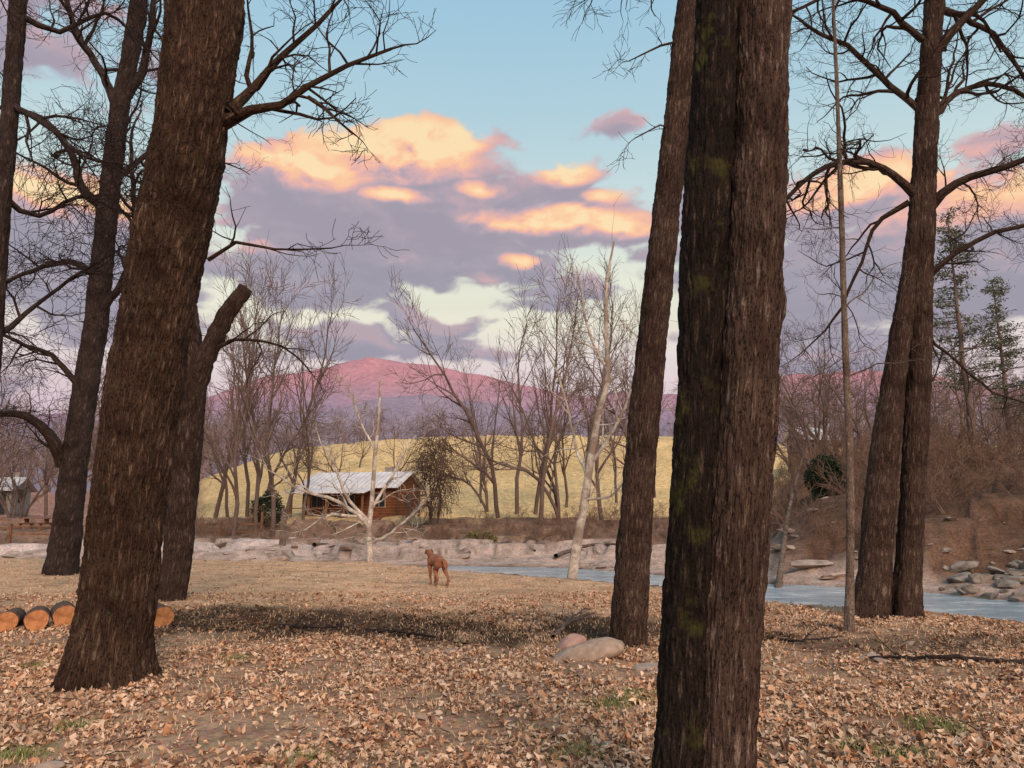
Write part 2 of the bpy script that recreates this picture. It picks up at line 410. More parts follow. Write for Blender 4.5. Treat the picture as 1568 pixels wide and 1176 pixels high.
for b in [[(565,808,9),(545,785,7,-.5),(510,765,6,-1),(460,750,4.5,-1.2),(420,725,3,-1.4)],[(566,800,7),(530,760,5.5,-.5),(515,720,4,-.6),(500,690,3,-.6)],
          [(568,780,6),(600,730,4.5,.5),(620,690,3,.7)],[(545,790,5,-.5),(500,790,4.5,-1),(470,810,3,-1)],[(570,830,6),(600,815,5,-.5),(640,780,4,-.8)],[(574,690,4),(550,640,3,.4),(535,600,2,.4)]]:
    authored(T, rng, b, Y, CS2, 5)
T.build('sycamore_tree', M_syc)

# ---------------------------------------------------------------- background trees
def template(seed, kind):
    rng = np.random.default_rng(seed); T = Tubes()
    if kind == 'tall': C = dict(n=[14, 6, 4], seg=[.9, .6, .5, .4], up=[.05, .10, .07, .04], wob=.13, ang=(25, 50), len=(.28, .52), rmin=.010, lmin=.8)
    elif kind == 'round': C = dict(n=[10, 6, 4], seg=[.9, .6, .5, .4], up=[.03, .05, .03, .02], wob=.17, ang=(30, 60), len=(.4, .7), rmin=.010, lmin=.8)
    elif kind == 'far': C = dict(n=[8, 6, 3], seg=[1.4, 1.0, .8, .4], up=[.03, .05, .03, .02], wob=.15, ang=(30, 60), len=(.4, .7), rmin=.022, lmin=.9)
    elif kind == 'weep': C = dict(n=[8, 7, 4], seg=[.6, .35, .3, .3], up=[.03, -.05, -.24, -.3], wob=.17, ang=(35, 80), len=(.3, .5), rmin=.016, lmin=1.2)
    else: C = dict(n=[6, 4], seg=[.35, .25, .15], up=[.04, .05, .03], wob=.16, ang=(20, 50), len=(.4, .7), rmin=.008, lmin=.35)
    if kind == 'brush':
        for q in range(10):
            a = rng.uniform(0, 6.28); grow(T, rng, np.array([rng.normal(0, .6), rng.normal(0, .6), -.1]), unit(np.array([math.cos(a)*.7, math.sin(a)*.7, 1])), rng.uniform(.8, 2.3), .016, 0, C)
    elif kind == 'weep':
        for q in range(6):
            a = rng.uniform(0, 6.28); grow(T, rng, np.array([math.cos(a)*.35, math.sin(a)*.35, -.3]), unit(np.array([math.cos(a)*.18, math.sin(a)*.18, 1])), rng.uniform(6.0, 8.2), .12, 0, C)
    elif kind in ('round', 'far'):
        for q in range(3):
            a = rng.uniform(0, 6.28); grow(T, rng, np.array([rng.normal(0, .1), rng.normal(0, .1), -.3]), unit(np.array([math.cos(a)*.25, math.sin(a)*.25, 1])), rng.uniform(7.5, 9.5), .13, 0, dict(C, n=[7 if kind == 'round' else 4, 5, 4]))
    else:
        grow(T, rng, np.array([0, 0, -.3]), np.array([0, 0, 1.]), 10.0, .14, 0, C)
    o = T.build('tmpl', M_bg); me = o.data; bpy.data.objects.remove(o); me.name = kind+'_wood'
    return me
tall = [template(100+i, 'tall') for i in range(5)]
rnd = [template(200+i, 'round') for i in range(4)]
fart = [template(500+i, 'far') for i in range(4)]
brush = [template(300+i, 'brush') for i in range(5)]
weep = template(400, 'weep')
def inst(me, x, y, s, parent, name, mat=None, sz=None, dz=0):
    o = bpy.data.objects.new(name, me); sc.collection.objects.link(o); o.parent = parent
    o.location = (x, y, Hs(x, y)+dz); o.rotation_euler = (R.normal(0, .03), R.normal(0, .03), R.uniform(0, 6.28)); o.scale = (s, s, sz or s)
    if mat:
        o.material_slots[0].link = 'OBJECT'; o.material_slots[0].material = mat
    return o
def stand(parent, n, u0, u1, y0, y1, v0, v1, tm, mat=None, wide=1.0):
    for i in range(n):
        u = u0+(u1-u0)*(i+R.random())/n; y = R.uniform(y0, y1); x = (u-784)/FPX*y/CT*1.0
        vt = R.uniform(v0, v1); zt = PY(u, vt, y)[0][2]; h = max(zt-Hs(x, y), 2.0); me = tm[R.integers(len(tm))]
        s = h/9.3; inst(me, x, y, s*wide, parent, 'tree_part', mat, s)
E1 = empty('far_bank_woods')
stand(E1, 22, -260, 310, 48, 100, 530, 640, rnd+tall, wide=.8)
stand(E1, 9, 335, 475, 43, 60, 455, 580, tall, wide=.7)
stand(E1, 4, 480, 620, 75, 105, 590, 650, rnd, wide=.8)
stand(E1, 14, 725, 1000, 42, 75, 440, 590, tall+rnd[:1], wide=.7)
stand(E1, 36, 1190, 1760, 34, 85, 480, 630, tall+rnd[:3], wide=.75)
E2 = empty('ridge_woods')
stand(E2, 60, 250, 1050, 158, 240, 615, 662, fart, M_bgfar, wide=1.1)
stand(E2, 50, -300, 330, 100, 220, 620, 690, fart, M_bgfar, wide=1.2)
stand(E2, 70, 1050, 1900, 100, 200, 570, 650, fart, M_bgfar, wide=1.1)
wx = (668-784)/FPX*48/CT; ow = inst(weep, wx, 48, .70, None, 'willow_tree', M_will, .70); ow.scale = (.62, .62, .86)
EB = empty('riverbank_brush')
for i in range(95):
    u = R.uniform(150, 1060); y = R.uniform(38, 48); x = (u-784)/FPX*y
    if 430 < u < 650 and y > 39: continue
    inst(brush[R.integers(5)], x, y, R.uniform(.3, .7), EB, 'shrub_part', M_brush)
for i in range(230):
    u = R.uniform(1170, 1850); x0 = (u-784)/FPX; y = R.uniform(24, 60); x = x0*y
    if y-float(Yf(x)) < 4: continue
    inst(brush[R.integers(5)], x, y, R.uniform(.5, 1.2), EB, 'shrub_part', M_brush)

# ---- evergreens
def needle_cloud(centers, n, size, mat, name, parent):
    a = R.normal(0, 1, (n, 3)); a /= np.linalg.norm(a, axis=1, keepdims=True)
    b = np.cross(a, R.normal(0, 1, (n, 3))); b /= np.linalg.norm(b, axis=1, keepdims=True)
    s = size*R.uniform(.5, 1.4, (n, 1)); c = centers
    V = np.stack([c-a*s, c+b*s*.3, c+a*s, c-b*s*.3], 1).reshape(-1, 3)
    return mkmesh(name, V, np.arange(4*n).reshape(n, 4), mat, smooth=False, parent=parent)
M_need = simple('evergreen_needles', (.08,.09,.06), (.18,.19,.13), 3)
M_needd = simple('shrub_leaves', (.015,.025,.016), (.045,.06,.032), 3)
def pine(u, y, vt, wid, name='pine_tree'):
    x = (u-784)/FPX*y; z0 = Hs(x, y); h = PY(u, vt, y)[0][2]-z0
    e = empty(name); e.location = (x, y, z0); T = Tubes(); rng = np.random.default_rng(int(u))
    T.add([np.array([0, 0, -.3+q*(h+.3)/10])+rng.normal(0, .03, 3) for q in range(11)], np.linspace(.22, .02, 11), 10)
    cs = []
    for q in range(85):
        t = rng.uniform(.25, 1); L = wid*(1.1-t)**.7*rng.uniform(.35, 1.3); a = rng.uniform(0, 6.28)
        d = np.array([math.cos(a), math.sin(a), .18]); p = np.array([0, 0, t*h])
        pts = [p+d*L*f+np.array([0, 0, -.15*L*f*f]) for f in np.linspace(0, 1, 5)]
        T.add(pts, np.linspace(.04, .01, 5), 4)
        for f in np.linspace(.45, 1.05, 6):
            cs.append(p+d*L*f+rng.normal(0, .22, (8, 3))*np.array([1, 1, .5]))
    T.build('trunk', M_bg, e); cs = np.concatenate(cs)
    needle_cloud(cs, len(cs), .12, M_need, 'needles', e)
pine(1490, 42, 322, 2.3); pine(1550, 50, 430, 2.4)
def evbush(u, y, w, h, mat, name='cedar_bush'):
    x = (u-784)/FPX*y; n = 5000; d = R.normal(0, 1, (n, 3)); d /= np.linalg.norm(d, axis=1, keepdims=True)
    rr = R.uniform(.35, 1, (n, 1))**.5; lump = .7+.6*vn(d[:, 0]*2.5+u, d[:, 1]*2.5, d[:, 2]*2.5)[:, None]
    c = d*rr*lump*np.array([w, w, h]); c[:, 2] += h*.85
    e = needle_cloud(c, n, .09, mat, name, None); e.location = (x, y, Hs(x, y)-.05)
evbush(1265, 32, .85, 1.1, M_needd); evbush(415, 47, 1.0, 1.2, M_needd); evbush(735, 40, .9, .5, simple('olive_leaves', (.12,.10,.04), (.22,.19,.08)), 'boxwood_bush')

# ---------------------------------------------------------------- terrain sheet
ang = np.concatenate([np.linspace(-180, -52, 60)[:-1], np.linspace(-52, 52, 640), np.linspace(52, 180, 60)[1:-1]])
rad = np.concatenate([[.05], np.geomspace(.4, 3600, 560)])
AA, RRr = np.meshgrid(np.radians(ang), rad); X = np.sin(AA)*RRr; Yy = np.cos(AA)*RRr; Z = H(X, Yy)
V = np.stack([X, Yy, Z], -1).reshape(-1, 3); m, n = X.shape
idx = np.arange(m*n).reshape(m, n); a = idx[:-1]; b = idx[1:]
F = np.stack([a, b, np.roll(b, -1, 1), np.roll(a, -1, 1)], -1).reshape(-1, 4)
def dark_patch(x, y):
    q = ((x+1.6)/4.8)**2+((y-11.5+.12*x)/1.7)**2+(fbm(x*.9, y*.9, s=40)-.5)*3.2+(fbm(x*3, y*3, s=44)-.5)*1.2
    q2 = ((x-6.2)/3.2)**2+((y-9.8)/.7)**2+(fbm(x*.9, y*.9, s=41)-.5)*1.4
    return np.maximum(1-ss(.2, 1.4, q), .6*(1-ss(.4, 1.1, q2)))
def zone(x, y):
    yn = Yn(x); yf = Yf(x); d = y-yf; nz = fbm(x*.5, y*.5, s=50)
    c = lambda *k: np.array(k)[None, None, :] if x.ndim == 2 else np.array(k)[None, :]
    E = lambda q: q[..., None]
    leaf = c(.34, .20, .125)*(1-E(nz))+c(.58, .39, .265)*E(nz)
    grass = c(.60, .37, .225)*(1-E(nz))+c(.74, .50, .32)*E(nz)
    col = leaf+(grass-leaf)*E(ss(11.5, 15, y+(nz-.5)*5))
    col = col*(.72+.56*E(fbm(x*1.7, y*1.7, s=61)))
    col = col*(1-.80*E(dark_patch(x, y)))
    gn = fbm(x*1.1, y*1.1, s=59); col = col+(c(.28, .23, .11)-col)*E(ss(.62, .78, gn)*.3)
    gg = fbm(x*.45, y*.8, s=11)
    grav = c(.60, .45, .37)*(.6+.7*E(fbm(x*1.2, y*1.2, s=52)))
    bnk = c(.17, .095, .065)*(1-E(nz))+c(.36, .235, .165)*E(nz)
    edge = np.exp(-((gg-.52)/.018)**2)*ss(.5, 3, d)
    g2 = grav+(bnk-grav)*E(ss(.42, .52, fbm(x*.25, y*.7, s=55)*.6+ss(5, 15, d)*.45))
    g2 = g2*(1-.6*E(edge))
    xr = x/np.maximum(y, 5)
    g2 = g2+(c(.15, .09, .062)*(.6+.9*E(fbm(x*.7, y*.7, s=56)))-g2)*E(ss(.28, .4, xr)*ss(.8, 3.5, d))
    col = col+(c(.14, .09, .06)-col)*E(ss(-.3, .2, y-yn))
    col = col+(g2-col)*E(ss(-.5, .3, d))
    fl = c(.74, .54, .27)*(.72+.5*E(fbm(x*.05, y*.05, s=57)))*(.85+.3*E(fbm(x*.3, y*.12, s=58)))
    f = ss(50, 57, y+(nz-.5)*8)*(1-ss(150, 165, y)); ub = 784+xr*FPX
    f = f*ss(290, 330, ub)
    col = col+(fl-col)*E(f)
    red = c(.40, .24, .19)
    col = col+(red-col)*E(ss(45, 60, y)*(1-ss(270, 320, ub)))
    road = (1-ss(1.6, 2.8, np.abs(y-(37-.05*x))))*(1-ss(-11, -7, x))
    col = col+(c(.74, .58, .51)-col)*E(road)
    far = c(.24, .18, .17); col = col+(far-col)*E(ss(150, 170, y))
    return col
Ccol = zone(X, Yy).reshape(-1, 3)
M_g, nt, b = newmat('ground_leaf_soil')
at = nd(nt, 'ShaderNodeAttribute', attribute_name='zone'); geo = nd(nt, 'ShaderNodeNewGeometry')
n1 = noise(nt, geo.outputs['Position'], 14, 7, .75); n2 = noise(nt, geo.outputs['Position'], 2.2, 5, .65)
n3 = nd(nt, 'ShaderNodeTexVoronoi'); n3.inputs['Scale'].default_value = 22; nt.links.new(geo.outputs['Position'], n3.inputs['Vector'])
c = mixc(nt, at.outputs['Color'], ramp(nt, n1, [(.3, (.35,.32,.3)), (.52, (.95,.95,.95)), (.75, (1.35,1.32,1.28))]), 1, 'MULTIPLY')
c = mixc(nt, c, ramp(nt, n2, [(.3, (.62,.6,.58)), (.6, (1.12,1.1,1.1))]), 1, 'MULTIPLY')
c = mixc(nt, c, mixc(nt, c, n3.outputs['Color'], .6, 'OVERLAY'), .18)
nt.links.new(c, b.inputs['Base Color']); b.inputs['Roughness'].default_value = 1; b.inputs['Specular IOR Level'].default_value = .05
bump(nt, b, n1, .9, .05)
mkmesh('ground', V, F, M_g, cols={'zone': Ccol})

# ---------------------------------------------------------------- river
xs = np.linspace(-60, 60, 700); ya = Yn(xs)-1.0; yb = Yf(xs)+1.5
V = np.concatenate([np.stack([xs, ya+(yb-ya)*t, np.full_like(xs, WZ)], -1) for t in np.linspace(0, 1, 8)])
ii = np.arange(8*700).reshape(8, 700)
F = np.stack([ii[:-1, :-1], ii[:-1, 1:], ii[1:, 1:], ii[1:, :-1]], -1).reshape(-1, 4)
M_w, nt, b = newmat('river_water')
geo = nd(nt, 'ShaderNodeNewGeometry'); mp = nd(nt, 'ShaderNodeMapping'); mp.inputs['Scale'].default_value = (1, 2.2, 1); nt.links.new(geo.outputs['Position'], mp.inputs[0])
n1 = noise(nt, mp.outputs[0], 3.5, 6, .65); n2 = noise(nt, mp.outputs[0], .9, 6, .7)
nt.links.new(ramp(nt, n2, [(.42, (.24,.34,.40)), (.56, (.42,.52,.57)), (.68, (.85,.87,.88))]), b.inputs['Base Color'])
b.inputs['Roughness'].default_value = .14; b.inputs['Specular IOR Level'].default_value = .6
bump(nt, b, n1, .4, .06)
mkmesh('river', V, F, M_w)

# ---------------------------------------------------------------- mountains
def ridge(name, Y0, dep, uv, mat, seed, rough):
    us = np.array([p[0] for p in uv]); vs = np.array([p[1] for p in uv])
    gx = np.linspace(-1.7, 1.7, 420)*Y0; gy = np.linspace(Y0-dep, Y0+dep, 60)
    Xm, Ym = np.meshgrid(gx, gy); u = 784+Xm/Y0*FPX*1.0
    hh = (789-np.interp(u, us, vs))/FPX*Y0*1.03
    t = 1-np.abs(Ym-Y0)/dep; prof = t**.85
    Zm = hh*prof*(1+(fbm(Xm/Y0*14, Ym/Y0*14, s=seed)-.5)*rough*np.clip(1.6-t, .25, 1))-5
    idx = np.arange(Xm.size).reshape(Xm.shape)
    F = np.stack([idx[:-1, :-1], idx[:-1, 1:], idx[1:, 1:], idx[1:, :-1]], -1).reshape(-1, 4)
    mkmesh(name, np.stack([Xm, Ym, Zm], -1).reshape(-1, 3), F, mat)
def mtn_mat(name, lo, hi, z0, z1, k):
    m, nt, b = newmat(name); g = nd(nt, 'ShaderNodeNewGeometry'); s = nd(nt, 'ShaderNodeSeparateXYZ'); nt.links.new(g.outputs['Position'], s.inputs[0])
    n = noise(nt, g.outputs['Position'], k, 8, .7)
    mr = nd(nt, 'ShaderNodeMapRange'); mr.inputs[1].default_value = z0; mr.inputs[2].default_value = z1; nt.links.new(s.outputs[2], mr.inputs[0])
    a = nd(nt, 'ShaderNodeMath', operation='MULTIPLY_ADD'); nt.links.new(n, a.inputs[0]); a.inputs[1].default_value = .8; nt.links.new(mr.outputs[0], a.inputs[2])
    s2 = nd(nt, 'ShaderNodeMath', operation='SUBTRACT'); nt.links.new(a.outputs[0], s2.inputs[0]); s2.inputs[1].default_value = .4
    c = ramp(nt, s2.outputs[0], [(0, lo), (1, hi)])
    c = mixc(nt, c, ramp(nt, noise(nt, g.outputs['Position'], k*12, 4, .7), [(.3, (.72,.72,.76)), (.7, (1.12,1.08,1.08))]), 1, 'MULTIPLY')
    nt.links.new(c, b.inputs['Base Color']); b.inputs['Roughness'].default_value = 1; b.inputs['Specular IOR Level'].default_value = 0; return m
ridge('mountain', 1900, 650, [(-900,640),(0,635),(200,625),(320,604),(400,582),(480,562),(560,549),(640,556),(720,570),(800,588),(900,606),(1000,602),(1200,582),(1300,570),(1430,574),(1568,590),(2300,610)], mtn_mat('mountain_woods_glow_haze', (.25,.23,.32), (.48,.25,.28), 190, 350, .006), 61, .18)  # pink alpenglow up high and blue haze lower down, painted into the base colour
ridge('hill', 800, 260, [(-900,660),(0,660),(300,652),(420,640),(500,626),(580,612),(660,606),(740,612),(820,628),(900,642),(1100,645),(1300,628),(1568,622),(2300,625)], mtn_mat('hazy_hill_woods', (.21,.20,.26), (.30,.25,.31), 40, 135, .015), 67, .25)  # blue-grey distance haze mixed into the woods colour

# ---------------------------------------------------------------- leaves
def leaves(n, ymin, ymax, pw, smin, smax, seed, name, dens=1.0):
    r = np.random.default_rng(seed)
    y = ymin+(ymax-ymin)*r.random(n)**pw; x = r.uniform(-1, 1, n)*(y*.74+.6)
    keep = (y < Yn(x)-.1)
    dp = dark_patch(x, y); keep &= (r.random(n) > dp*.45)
    cl = fbm(x*1.0, y*1.0, s=70)*.6+fbm(x*4, y*4, s=74)*.4; keep &= (r.random(n) < np.clip((cl-.38)*5, .08, 1)*(1-.75*ss(12, 17, y)))
    x = x[keep]; y = y[keep]; n = len(x); dp = dp[keep]
    z = H(x, y)+r.random(n)**3*.022+.003
    base = np.array([[0,0],[0,.5],[0,1],[-.32,.25],[-.3,.68],[.32,.25],[.3,.68]])-np.array([0, .5])
    s = smin+(smax-smin)*r.random(n)**2.2
    asp = r.uniform(.55, 1.4, n)
    lx = base[None, :, 0]*asp[:, None]; ly = np.broadcast_to(base[None, :, 1], lx.shape)
    lz = np.abs(lx)*r.normal(.4, .6, n)[:, None]+(ly**2)*r.normal(0, 1.3, n)[:, None]+lx*ly*r.normal(0, .9, n)[:, None]
    L = np.stack([lx, ly, lz], -1)*s[:, None, None]; L += r.normal(0, .10, L.shape)*s[:, None, None]
    yaw = r.uniform(0, 6.283, n); tx = r.normal(0, .22, n); ty = r.normal(0, .22, n)
    cx, sx = np.cos(tx)[:, None], np.sin(tx)[:, None]; L1 = np.stack([L[..., 0], L[..., 1]*cx-L[..., 2]*sx, L[..., 1]*sx+L[..., 2]*cx], -1)
    cx, sx = np.cos(ty)[:, None], np.sin(ty)[:, None]; L2 = np.stack([L1[..., 0]*cx+L1[..., 2]*sx, L1[..., 1], -L1[..., 0]*sx+L1[..., 2]*cx], -1)
    cx, sx = np.cos(yaw)[:, None], np.sin(yaw)[:, None]; L3 = np.stack([L2[..., 0]*cx-L2[..., 1]*sx, L2[..., 0]*sx+L2[..., 1]*cx, L2[..., 2]], -1)
    lowest = L3[..., 2].min(1); V = L3+np.stack([x, y, z-lowest*.5], -1)[:, None, :]
    Ft = np.array([[0,1,3],[1,2,4],[3,1,4],[0,5,1],[1,6,2],[5,6,1]])
    F = (np.arange(n)[:, None, None]*7+Ft[None]).reshape(-1, 3)
    pal = np.array([[.50,.315,.20],[.59,.41,.28],[.34,.18,.105],[.66,.49,.36],[.20,.11,.075],[.50,.26,.145],[.45,.33,.24]])
    br = .84+.45*fbm(x*.8, y*.8, s=77)
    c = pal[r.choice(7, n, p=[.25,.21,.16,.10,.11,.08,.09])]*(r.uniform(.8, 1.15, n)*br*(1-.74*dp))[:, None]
    C = np.repeat(c, 7, 0)
    return mkmesh(name, V.reshape(-1, 3), F, M_leaf, cols={'tint': C}, smooth=False)
M_leaf, nt, b = newmat('dead_leaf'); at = nd(nt, 'ShaderNodeAttribute', attribute_name='tint')
nt.links.new(at.outputs['Color'], b.inputs['Base Color']); b.inputs['Roughness'].default_value = .75
leaves(175000, 2.2, 16, .78, .022, .078, 1, 'leaf_litter')
leaves(36000, 11, 27, .9, .035, .08, 2, 'scattered_leaves')

def blades(cxy, name, n, spread, h, mat):
    r = np.random.default_rng(99); out = []
    for (x, y) in cxy:
        px = x+r.normal(0, spread, n); py = y+r.normal(0, spread*.8, n); out.append(np.stack([px, py], -1))
    p = np.concatenate(out); n = len(p); z = H(p[:, 0], p[:, 1])
    a = r.uniform(0, 6.28, n); hh = h*r.uniform(.4, 1.2, n); w = .003+.003*r.random(n); ln = r.normal(0, .55, (n, 2))*hh[:, None]
    b0 = np.stack([p[:, 0], p[:, 1], z], -1); sd = np.stack([np.cos(a)*w, np.sin(a)*w, np.zeros(n)], -1)
    mid = b0+np.stack([ln[:, 0]*.35, ln[:, 1]*.35, hh*.6], -1); tip = b0+np.stack([ln[:, 0], ln[:, 1], hh], -1)
    V = np.stack([b0-sd, b0+sd, mid+sd*.7, mid-sd*.7, tip+sd*.1, tip-sd*.1], 1).reshape(-1, 3)
    F = (np.arange(n)[:, None, None]*6+np.array([[0,1,2,3],[3,2,4,5]])[None]).reshape(-1, 4)
    mkmesh(name, V, F, mat, smooth=False)
tp = [G(u, v) for u, v in [(120,1108),(50,1022),(960,1078),(985,1066),(1420,1112),(1440,1120),(470,1168),(1300,1150),(930,1085),(880,1160),(370,1010),(1380,1160),(30,1150)]]
blades(tp, 'grass_tufts', 200, .10, .055, simple('green_grass', (.12,.15,.05), (.26,.27,.11), 8))
q = R.uniform(0, 1, (1300, 2)); gy = 3.2+q[:, 0]**.8*24; gx = (q[:, 1]*2-1)*gy*.72; kp = gy < Yn(gx)-.2
blades(list(zip(gx[kp], gy[kp])), 'dry_grass', 34, .26, .045, simple('dry_grass', (.56,.36,.22), (.78,.56,.37), 4))

# ---------------------------------------------------------------- rocks
bm = bmesh.new(); bmesh.ops.create_icosphere(bm, subdivisions=3, radius=1); bm.verts.ensure_lookup_table()
IV = np.array([v.co[:] for v in bm.verts]); IF = np.array([[v.index for v in f.verts] for f in bm.faces]); bm.free()
M_rock = simple('river_stone', (.20,.15,.12), (.46,.36,.30), 3.5, .9, .02)
def rocks(name, L, mat=M_rock, ang=False):
    VV = []; FF = []
    for i, (x, y, z, sx, sy, sz) in enumerate(L):
        o = R.uniform(0, 90); q = IV*1.3+o; d = (.62+.75*fbm(q[:, 0], q[:, 1], q[:, 2], 7, 3))[:, None]
        P = IV*d
        if ang:
            for j in range(7):
                nn = unit(R.normal(0, 1, 3)); dd = P@nn; P = P-np.maximum(dd-.55, 0)[:, None]*nn
        P = P*np.array([sx, sy, sz]); a = R.uniform(-.6, .6)
        P = np.stack([P[:, 0]*math.cos(a)-P[:, 1]*math.sin(a), P[:, 0]*math.sin(a)+P[:, 1]*math.cos(a), P[:, 2]+P[:, 0]*R.normal(0, .15)], -1)
        VV.append(P+np.array([x, y, z])); FF.append(IF+i*len(IV))
    return mkmesh(name, np.concatenate(VV), np.concatenate(FF), mat, smooth=not ang)
L = []
for i in range(520):
    x = R.uniform(-24, 18); y = float(Yf(x))+abs(R.normal(0, 5))-.6
    if fbm(np.array([x*.35]), np.array([y*.35]), s=88)[0] < .48: continue
    s = R.uniform(.05, .22)*(1.9 if R.random() < .10 else 1)
    L.append((x, y, Hs(x, y)+s*.03, s*1.6, s, s*.45))
for u, v, s in [(1200,866,.55),(1240,872,.6),(1282,876,.45),(1215,862,.4),(1010,868,.3),(1060,872,.35),(900,866,.3),(1120,885,.3),(1070,883,.25),(1390,885,.35)]:
    x, y = G(u, v, -.1); L.append((x, y, Hs(x, y)+.02, s*1.4, s*.8, s*.28))
rocks('river_rocks', L, ang=True)
L = []
for i in range(420):
    u = R.uniform(1410, 1800); y = R.uniform(16, 27); x = (u-784)/FPX*y; dd = y-float(Yf(x))
    if dd < -.5 or dd > 4.2: continue
    s = R.uniform(.08, .34); L.append((x, y, Hs(x, y)+s*.12, s*1.3, s*.9, s*.6))
rocks('riprap_rocks', L, simple('dark_riprap', (.075,.062,.05), (.33,.28,.235), 3.5, .9, .03), True)
x, y = G(905, 1010); rocks('boulder', [(x, y+.15, Hs(x, y)+.06, .40, .24, .15)], simple('tan_stone', (.26,.185,.14), (.44,.33,.25), 9, .9, .03))
x, y = G(876, 998); rocks('boulder', [(x, y+.15, Hs(x, y)+.05, .20, .15, .13)], simple('pink_stone', (.36,.20,.16), (.48,.31,.25), 9, .9, .03))
L = []
for u, v, s in [(690,996,.12),(735,996,.08),(580,972,.06),(985,1022,.16),(1010,1030,.1),(655,1105,.09),(70,1168,.1),(1330,1005,.13),(1350,1012,.08),(115,1062,.07),(255,1060,.06),(1390,990,.09),(760,975,.07),(930,1145,.05),(1240,1010,.09)]:
    x, y = G(u, v); L.append((x, y, Hs(x, y)+.01, s*1.2, s*.9, s*.4))
rocks('field_stones', L, ang=True)

# ---------------------------------------------------------------- fallen sticks
def stick(pts, w, name='fallen_branch', n=5, mat=M_pale, z=0.0):
    T = Tubes(); K = []
    for i, (u, v, dz) in enumerate(pts):
        x, y = G(u, v, z); K.append([x, y, Hs(x, y)+.02+dz, w*(1-.6*i/(len(pts)-1))])
    S = spline(K, .08); P = list(S[:, :3]+np.random.default_rng(3).normal(0, .012, (len(S), 3))); dirs = [unit(q) for q in np.gradient(np.array(P), axis=0)]; r = list(S[:, 3])
    T.add(P, r, 8); C = dict(CB, up=[0, -.01, 0, 0], n=[5, 3], ang=(20, 45)); sprout(T, rng, P, r, dirs, .8, 0, C, .2, 1, n)
    T.build(name, mat)
stick([(845,975,0),(870,960,.05),(905,950,.1)], .035); stick([(850,968,0),(880,952,.1),(900,945,.15)], .02)
stick([(1568,1020,0),(1480,1018,.03),(1380,1012,.02),(1330,1008,0)], .03, mat=M_twig)
stick([(560,962,0),(640,975,.03),(720,985,0)], .025, mat=M_twig); stick([(420,955,0),(480,962,.03),(540,958,0)], .03, mat=M_twig)
stick([(1180,975,0),(1230,985,.03),(1290,975,0)], .02, mat=M_twig)
for p in [[(330,838,0),(380,832,.1),(440,836,.05)],[(700,845,0),(760,838,.15),(820,842,.1)],[(480,842,.1),(520,838,.2),(560,842,0)],[(1185,880,.1),(1215,850,.5),(1240,835,.9)],[(850,848,.1),(900,842,.2),(960,846,.1)]]:
    stick(p, .10, 'driftwood', 4, M_pale, 0)
T = Tubes()
for i in range(260):
    y = R.uniform(3, 15); x = R.uniform(-.75, .75)*y; a = R.uniform(0, 6.28); l = R.uniform(.08, .26); z = Hs(x, y)+.03
    d = np.array([math.cos(a), math.sin(a), 0])*l; p = np.array([x, y, z]); T.add([p, p+d*.5+np.array([0, 0, R.uniform(-.01, .02)]), p+d+R.normal(0, .02, 3)], [.004, .0035, .002], 4)
T.build('fallen_twigs', M_bark2)

# ---------------------------------------------------------------- logs
M_cut, nt, b = newmat('cut_wood'); tc = nd(nt, 'ShaderNodeTexCoord')
wv = nd(nt, 'ShaderNodeTexWave', wave_type='RINGS', rings_direction='Y'); wv.inputs['Scale'].default_value = 16; wv.inputs['Distortion'].default_value = 1.5; nt.links.new(tc.outputs['Object'], wv.inputs[0])
cc = ramp(nt, wv.outputs['Color'], [(0, (.42,.17,.07)), (1, (.66,.31,.14))])
nt.links.new(mixc(nt, cc, ramp(nt, noise(nt, tc.outputs['Object'], 9, 4), [(.35, (.5,.45,.42)), (.6, (1,1,1))]), 1, 'MULTIPLY'), b.inputs['Base Color'])
M_lb = simple('log_bark', (.05,.033,.025), (.15,.10,.075), 14, .9, .01)
def log(u, v, rp, yaw, ln):
    x, y = G(u, v+rp*.9); r = rp*10.3/FPX*1.05; bm = bmesh.new(); N = 40; rings = []
    ph = R.uniform(0, 6)
    for k, (yy, sc2) in enumerate([(0, 0.01), (0, .88), (0, .95), (.01, 1.0), (ln*.3, 1.02), (ln*.6, .98), (ln-.01, 1.0), (ln, .93), (ln, .01)]):
        rings.append([bm.verts.new((math.cos(t)*r*sc2*(1+.05*math.sin(3*t+ph)+(.03*math.sin(17*t+yy*3) if sc2 > .9 else 0)), yy, math.sin(t)*r*sc2*(1+.04*math.sin(2*t)))) for t in [q*2*math.pi/N for q in range(N)]])
    for k in range(len(rings)-1):
        for q in range(N):
            f = bm.faces.new([rings[k][q], rings[k][(q+1) % N], rings[k+1][(q+1) % N], rings[k+1][q]]); f.material_index = 1 if k in (0, 1, 7) else 0; f.smooth = k not in (0, 1, 7)
    bmesh.ops.recalc_face_normals(bm, faces=bm.faces)
    me = bpy.data.meshes.new('log'); bm.to_mesh(me); bm.free(); me.materials.append(M_lb); me.materials.append(M_cut)
    o = bpy.data.objects.new('log', me); sc.collection.objects.link(o); o.location = (x, y, Hs(x, y)+r*.9); o.rotation_euler = (0, 0, math.radians(yaw))
for a in [(8,956,15,22,.5),(54,955,16,30,.5),(98,949,17,34,.6),(248,950,16,36,.9)]: log(*a)

